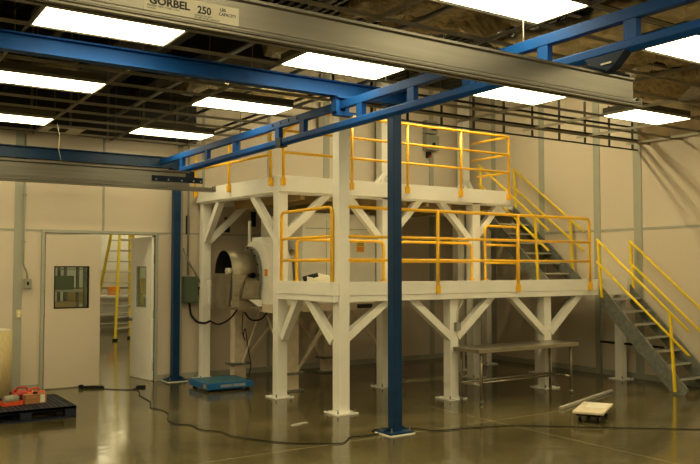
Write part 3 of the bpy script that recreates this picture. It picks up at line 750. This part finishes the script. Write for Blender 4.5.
# ------------------------------------------------------------------ dolly, steel bar
dl = thing('dolly', 'small flat four-wheeled dolly with a pale board top', 'dolly', (8.32, 6.9, 0), rot=math.radians(30), local=True)
B().box(-.40, .40, -.19, .19, .115, .145).build('board', M['board'], dl, bevel=.006)
B().box(-.36, .36, -.15, .15, .085, .115).build('frame', M['black'], dl)
B().box(-.05, .34, -.15, .10, .145, .147).build('grip_mat', M['label'], dl)
for x in (-.30, .30):
    for y in (-.11, .11):
        w_ = B().cyl((x, y-.018, .034), (x, y+.018, .034), .034, 16).build('wheel', M['rubber'], dl)
        B().box(x-.02, x+.02, y-.025, y-.019, .03, .085).box(x-.02, x+.02, y+.019, y+.025, .03, .085).box(x-.02, x+.02, y-.025, y+.025, .08, .085).build('fork', M['galv'], w_)
tag(rebase(B().bar((8.45, 7.56, .022), (10.3, 8.18, .022), .05, .04).build('steel_bar', M['galv_lt'], bevel=.004), (9.3, 7.8, 0)), 'long pale metal channel lying on the floor behind the dolly', 'bar')

# ------------------------------------------------------------------ cords on the floor
def smooth(pts, n=6):
    P = [Vector(p) for p in pts]; out = []
    for i in range(len(P)-1):
        p0 = P[max(i-1, 0)]; p1 = P[i]; p2 = P[i+1]; p3 = P[min(i+2, len(P)-1)]
        for k in range(n):
            t = k/n
            out.append(.5*((2*p1) + (p2-p0)*t + (2*p0-5*p1+4*p2-p3)*t*t + (3*p1-p0-3*p2+p3)*t**3))
    out.append(P[-1]); return out
cz = .008
c1 = [(3.56, 13.05), (3.75, 12.85), (3.95, 12.62), (4.12, 12.5), (4.09, 12.2), (4.0, 11.95), (3.97, 11.6), (3.92, 11.2), (3.78, 10.8), (3.84, 10.5), (3.81, 10.2), (3.66, 9.8), (3.65, 9.5), (3.78, 9.3), (3.77, 9.0), (3.92, 8.75), (3.95, 8.42), (4.24, 7.86), (4.5, 7.62), (4.77, 7.45), (4.93, 7.55), (5.05, 7.66), (5.25, 7.62), (5.45, 7.66), (5.46, 7.82), (5.7, 7.84), (5.95, 7.66), (6.11, 7.40), (6.5, 7.30), (6.94, 7.18), (7.33, 6.92), (7.89, 6.45), (8.8, 5.71), (9.6, 5.1)]
tag(rebase(B().tube(smooth([(x, y, cz) for x, y in c1]), .0060, 8).build('extension_cord', M['rubber']), (3.6, 13.0, 0)), 'long black power cord snaking across the whole floor past the blue post', 'cord')
ps = thing('power_strip', 'black power strip and plug lying at the foot of the closed door', 'power strip', (3.62, 13.05, 0), rot=math.radians(-30), local=True)
B().box(-.16, .16, -.03, .03, 0, .04).build('strip_body', M['rubber'], ps, bevel=.008)
for k in range(4): B().box(-.12+k*.07, -.08+k*.07, -.018, .018, .04, .043).build('socket', M['black'], ps)
B().box(-.24, -.17, -.035, .03, 0, .06).build('plug', M['rubber'], ps, bevel=.01)
cl = [(4.28+.075*math.cos(a*.5), 12.72+.075*math.sin(a*.5), cz+.0005*a) for a in range(40)]
tag(rebase(B().tube([(4.12, 12.60, cz), (4.25, 12.63, cz), (4.33, 12.66, cz)] + cl, .007, 6).build('cord_coil', M['rubber']), (4.44, 12.86, 0)), 'small coil of black cord on the floor in the doorway', 'cord')
wr = thing('crumpled_wrapper', 'small pale scrap of plastic on the floor left of the white corner post', 'scrap', (4.92, 8.65, 0), rot=.3, local=True)
q = B(); q.prism([(-.14, -.02), (-.05, -.04), (.06, -.015), (.15, -.03), (.14, .02), (.02, .03), (-.12, .02)], 'z', .0, .012)
q.build('scrap_sheet', M['galv_lt'], wr)

# ------------------------------------------------------------------ pallet with tools
pl = thing('plastic_pallet', 'dark plastic pallet on the floor at the left edge', 'pallet', (2.15, 11.25, 0))
PX0, PX1, PY0, PY1 = 1.50, 2.74, 10.68, 11.85
q = B(); 
k = 0
while PX0 + k*.062 < PX1-.05: q.box(PX0+.005+k*.062, PX0+.045+k*.062, PY0, PY1, .128, .15); k += 1
k = 0
while PY0 + k*.09 < PY1-.03: q.box(PX0, PX1, PY0+k*.09, PY0+.03+k*.09, .12, .145); k += 1
q.box(PX0, PX1, PY0, PY0+.03, .115, .15).box(PX0, PX0+.03, PY0, PY1, .115, .15).box(PX1-.03, PX1, PY0, PY1, .115, .15).box(PX0, PX1, PY1-.03, PY1, .115, .15)
q.build('top_deck', M['pallet'], pl)
for x in (PX0, (PX0+PX1)/2-.07, PX1-.14):
    for y in (PY0, (PY0+PY1)/2-.07, PY1-.14): B().box(x, x+.14, y, y+.14, .02, .12).build('block', M['pallet'], pl, bevel=.008)
for y in (PY0, (PY0+PY1)/2-.06, PY1-.12): B().box(PX0, PX1, y, y+.12, 0, .02).build('bottom_board', M['pallet'], pl)
TZ = .15
rw = thing('wrapped_roll', 'tall straw-coloured wrapped roll standing at the left edge', 'roll', (1.92, 12.6, 0), local=True)
B().cyl((0, 0, 0), (0, 0, 1.03), .36, 32).build('wrap', M['straw'], rw)
B().cyl((0, 0, 1.03), (0, 0, 1.045), .34, 32).build('core_end', M['paper'], rw)
# red clamp tools
def gun(label, loc, rot, m_, base=.0):
    t = thing('hand_tool', label, 'tool', loc, 'orange hand tools on the pallet', rot=rot, local=True)
    B().cyl((-.14, 0, .055), (.10, 0, .055), .05, 14).build('tool_body', m_, t, bevel=.004)
    B().prism([(-.02, .05), (.05, .05), (.10, .0), (.03, .0)], 'y', -.022, .022).build('handle', m_, t, bevel=.006)
    B().tube([(-.10, .0, .10), (-.09, .0, .145), (.03, 0, .145), (.04, 0, .10)], .013, 8, bend=.03).build('grip_loop', m_, t)
    B().cyl((-.19, 0, .055), (-.14, 0, .055), .03, 12).build('nozzle', M['black'], t)
    B().cyl((.10, 0, .055), (.115, 0, .055), .04, 14).build('end_cap', M['stick_y'], t)
    return t
gun('orange hand tool with a yellow end cap, on the pallet behind the brown block', (2.42, 11.56, TZ), .35, M['orange'])
gun('red hand tool lying at the middle of the pallet, left of the brown block', (2.14, 11.56, TZ), 1.2, M['red'])
gun('orange hand tool at the left edge of the picture, on the pallet', (1.80, 11.45, TZ), -.3, M['orange'])
gun('red hand tool farthest back on the pallet', (2.30, 11.74, TZ), -.2, M['red'])
ty = thing('parts_tray', 'orange tray with a dark insert on the pallet at far left', 'tray', (2.03, 11.22, TZ), rot=.2, local=True)
B().box(-.13, .13, -.10, .10, 0, .008).box(-.13, -.12, -.10, .10, .008, .05).box(.12, .13, -.10, .10, .008, .05).box(-.12, .12, -.10, -.09, .008, .05).box(-.12, .12, .09, .10, .008, .05).build('tray_shell', M['orange'], ty)
B().cyl((-.09, 0, .07), (.09, 0, .07), .055, 16).build('roll_insert', M['grey'], ty)
wb = thing('wooden_block', 'brown wooden block with a pale paper label on the pallet', 'block', (2.33, 11.18, TZ), rot=math.radians(8), local=True)
B().box(-.15, .13, -.06, .06, 0, .125).build('block_body', M['wood'], wb, bevel=.008)
B().box(.045, .105, -.063, -.06, .01, .115).build('paper_label', M['paper'], wb)
B().cyl((0, 0, .125), (0, 0, .15), .03, 12).build('cap', M['black'], wb)

# ------------------------------------------------------------------ wall fittings
def wallbox(name, label, cat, x0, x1, z0, z1, d, m_, y=YB-.012):
    t = thing(name, label, cat, ((x0+x1)/2, y, z0))
    B().box(x0, x1, y-d, y, z0, z1).build('box_body', m_, t, bevel=.008)
    return t
t = wallbox('disconnect_switch', 'green enamelled electrical disconnect box behind the far blue post', 'switch box', 5.20, 5.46, 1.33, 1.80, .15, M['green'])
B().box(5.22, 5.42, YB-.185, YB-.172, 1.36, 1.77).build('cover', M['green'], t, bevel=.003)
B().box(5.44, 5.47, YB-.16, YB-.12, 1.46, 1.62).box(5.46, 5.475, YB-.19, YB-.12, 1.58, 1.62).build('switch_lever', M['black'], t)
t = wallbox('switch_box', 'small grey switch box at the end of the conduit, left of the closed door', 'switch box', 2.57, 2.68, 1.63, 1.78, .06, M['grey'])
B().box(2.61, 2.64, YB-.08, YB-.07, 1.68, 1.73).build('toggle', M['black'], t)
B().tube([(2.56, YB-.03, 4.1), (2.56, YB-.03, 2.0), (2.62, YB-.04, 1.88), (2.62, YB-.04, 1.78)], .014, 8, bend=.05).build('conduit', M['grey'], t)
for z in (2.35, 3.1): B().box(2.53, 2.59, YB-.04, YB, z, z+.03).build('conduit_strap', M['grey'], t)
t = wallbox('wall_outlet', 'almond duplex outlet plate on the grey wall strip at left', 'outlet', 2.47, 2.55, 1.16, 1.29, .012, M['almond'])
for z in (1.185, 1.235): B().box(2.49, 2.53, YB-.028, YB-.024, z, z+.03).build('receptacle', M['label'], t)
t = wallbox('control_box', 'upper grey control box on the back wall above the railing', 'control box', 10.66, 10.98, 4.86, 5.14, .14, M['grey'])
B().box(10.80, 10.93, YB-.17, YB-.15, 4.93, 5.02).build('display', M['black'], t)
t = wallbox('control_box', 'lower grey control box on the back wall, above a red plug', 'control box', 10.66, 11.02, 4.50, 4.82, .14, M['grey'])
B().cyl((10.86, YB-.17, 4.63), (10.86, YB-.15, 4.63), .04, 12).build('knob', M['black'], t)
t = wallbox('power_plug', 'black and red plug socket below the grey control boxes', 'plug', 10.74, 10.83, 4.34, 4.47, .10, M['black'])
B().box(10.75, 10.82, YB-.13, YB-.11, 4.34, 4.38).build('red_collar', M['red'], t)
t = wallbox('junction_box', 'small grey junction box on the back wall left of the corner post top', 'junction box', 7.98, 8.12, 4.72, 4.98, .10, M['grey'])
B().tube([(8.05, YB-.04, 4.98), (8.05, YB-.04, 5.8)], .02, 8).build('conduit', M['grey'], t)
t = wallbox('lever_handle', 'black pull handle on the wall above the green box', 'handle', 5.27, 5.33, 2.55, 2.88, .05, M['black'])
for x, z in ((6.02, 2.6), (6.55, 2.72)):
    wallbox('wall_slot_cover', ('left' if x < 6.3 else 'right') + '-hand narrow black cover on the back wall behind the drum machine', 'cover', x, x+.1, z, z+.28, .03, M['black'])['group'] = 'black covers behind the machine'
for k, (pts, lab) in enumerate((([(5.30, 13.28, 4.4), (5.30, 13.28, 1.82)], 'vertical grey conduit dropping to the green box'),
        ([(5.20, 13.25, 2.3), (5.24, 13.22, 2.15), (5.50, 13.18, 1.68)], 'slanting grey conduit beside the green box'),
        ([(5.32, 13.25, 1.33), (5.33, 13.2, 1.12), (5.40, 13.1, 1.0), (5.50, 12.97, .98), (5.60, 12.98, 1.02)], 'black hose curving out below the green box'),
        ([(6.3, 13.28, 4.0), (6.3, 13.28, 5.0), (6.5, 13.28, 5.1), (6.5, 13.28, 5.6)], 'thin grey conduit bent up the wall over the upper platform'),
        ([(11.70, 9.5, .05), (11.70, 9.5, 1.4)], 'grey conduit on the right wall behind the stairs'),
        ([(11.68, 9.5, .62), (11.68, 8.2, .62)], 'dark horizontal pipe low on the right wall behind the stairs'))):
    tag(rebase(B().tube(pts, .02 if k != 3 else .012, 8, bend=.06).build('conduit', M['rubber'] if 'black' in lab or 'dark' in lab else M['grey']), pts[0]), lab, 'conduit')
t = thing('post_outlet', 'small grey outlet box strapped to the second platform post', 'outlet', (7.82, 8.99, 1.02))
B().box(7.79, 7.87, 8.95, 9.01, 1.02, 1.14).build('box_body', M['grey'], t, bevel=.004)
B().tube([(7.83, 8.98, 1.14), (7.82, 8.98, 1.3), (7.93, 8.99, 1.42), (7.95, 9.0, 1.5)], .010, 6, bend=.04).build('cable', M['paper'], t)
t = thing('paper_bundle', 'crumpled dark and white plastic bundle lying on the lower platform', 'bundle', (6.05, 9.9, LZ), local=True, rot=-.5)
q = B().tube([(-.26, 0, .10), (-.1, .02, .11), (.1, -.02, .10), (.30, .0, .06)], .085, 12)
for v in q.bm.verts: v.co += Vector([mnoise.noise(v.co*9+Vector((k*5, 1, 0)))*.05 for k in range(3)])
q.build('sheet', M['paper'], t)
B().tube([(-.30, 0, .12), (-.20, 0, .15), (-.08, .01, .18)], .045, 10).build('dark_end', M['black'], t)

# ------------------------------------------------------------------ the room beyond
for k, (x, y) in enumerate(((4.5, 16), (7, 19), (6, 23), (10, 26), (4, 20), (9, 30), (12, 22), (3.5, 14.6), (6, 15.5), (8.5, 17), (9, 21), (12, 28), (7, 26), (13, 25), (4, 26))):
    o = copy_tree(lp); o.location = (x, y, 4.4); o['label'] = 'glowing ceiling panel in the room beyond the door, out of the picture'; o['group'] = 'ceiling panels of the far room'
ld = thing('step_ladder', 'tall yellow fibreglass stepladder standing in the room beyond the doorway', 'ladder', (6.8, 21.8, 0))
HL = 3.75
front = [((6.43, 21.16), (6.75, 21.95)), ((6.95, 20.95), (7.05, 21.85))]
def rail3(a, c, z1): return (a[0], a[1], 0), (c[0], c[1], z1)
Afoot = [(6.42, 21.2), (7.00, 21.75)]; Atop = [(6.72, 21.80), (7.08, 22.15)]
Bfoot = [(6.45, 23.6), (8.0, 23.3)]; Btop = [(6.76, 22.3), (7.16, 22.5)]
def lerp(p, q_, t): return tuple(p[i]*(1-t)+q_[i]*t for i in range(len(p)))
for foot, top in ((Afoot, Atop), (Bfoot, Btop)):
    for f_, t_ in zip(foot, top):
        B().bar((*f_, 0), (*t_, HL), .07, .045).build('side_rail', M['lad_y'], ld)
    for k in range(1, 12):
        tt = k/12.3
        a = lerp(foot[0], top[0], tt); c = lerp(foot[1], top[1], tt)
        B().bar((*a, HL*tt), (*c, HL*tt), .09, .03).build('step', M['galv_lt'], ld)
B().cbox((6.95, 22.05, HL+.02), (.6, .5, .06)).build('top_cap', M['lad_y'], ld)
for f_ in Afoot + Bfoot: B().cbox((f_[0], f_[1], .03), (.12, .1, .06)).build('foot', M['black'], ld)
# benches and goods seen through the door window and the doorway
def shelf(label, x, y, w, d, h, n):
    t = thing('storage_rack', label, 'rack', (x, y, 0), 'racks in the far room')
    for a in (0, w):
        for c in (0, d): B().box(x+a-.03, x+a+.03, y+c-.03, y+c+.03, 0, h).build('upright', M['galv'], t)
    for k in range(n):
        z = .3 + (h-.4)*k/(n-1)
        B().box(x, x+w, y, y+d, z, z+.04).build('shelf', M['galv_lt'], t)
    return t
shelf('grey metal storage rack seen through the door window, left side', 3.9, 17.6, .75, .6, 2.1, 4)
shelf('grey metal storage rack seen through the door window, right side', 4.55, 18.9, .65, .6, 2.0, 3)
for x, y, z, w, h, m_, lab in ((4.0, 17.7, .345, .5, .4, 'paper', 'white carton on the lower shelf of the left rack in the far room'), (4.05, 17.7, .912, .45, .3, 'tan', 'tan carton on the middle shelf of the left rack in the far room'),
        (4.0, 17.7, 1.48, .45, .3, 'green', 'green crate on the upper shelf of the left rack in the far room'), (4.62, 19.0, 1.145, .5, .35, 'tan', 'tan carton on the right-hand rack in the far room'),
        (4.62, 19.0, .345, .5, .4, 'paper', 'white carton low on the right-hand rack in the far room')):
    tag(rebase(B().box(x, x+w, y, y+.4, z, z+h).build('carton', M[m_], bevel=.01), (x, y, z)), lab, 'box')
t = thing('white_bench', 'long white bench in the room beyond the doorway behind the ladder', 'bench', (8.7, 27, 0))
B().box(7.4, 11.6, 26.7, 27.5, .95, 1.02).build('bench_top', M['white'], t)
B().box(7.4, 11.6, 27.45, 27.5, .1, .95).box(7.4, 11.6, 26.8, 27.4, .35, .4).build('bench_frame', M['white'], t)
for x in (7.5, 9.5, 11.5): B().box(x-.04, x+.04, 26.75, 26.83, 0, .95).build('leg', M['galv_lt'], t)
tag(rebase(B().box(9.0, 9.9, 26.9, 27.4, 1.02, 1.6).build('carton', M['tan'], bevel=.01), (9.4, 27.1, 1.02)), 'tan carton on the white bench behind the ladder', 'box')
tag(rebase(B().box(7.95, 8.3, 26.9, 27.2, 1.02, 1.32).build('carton', M['sticker'], bevel=.01), (8.1, 27.1, 1.02)), 'orange carton on the white bench left of the ladder', 'box')
t = thing('white_machine', 'white cabinet machine against the far wall beyond the ladder', 'machine', (9.5, 29, 0))
B().box(7.8, 12.2, 28.6, 29.6, .1, 1.9).build('cabinet_body', M['paper'], t, bevel=.02)
B().box(8.0, 12.0, 28.58, 28.6, 1.2, 1.26).build('trim_strip', M['galv'], t)
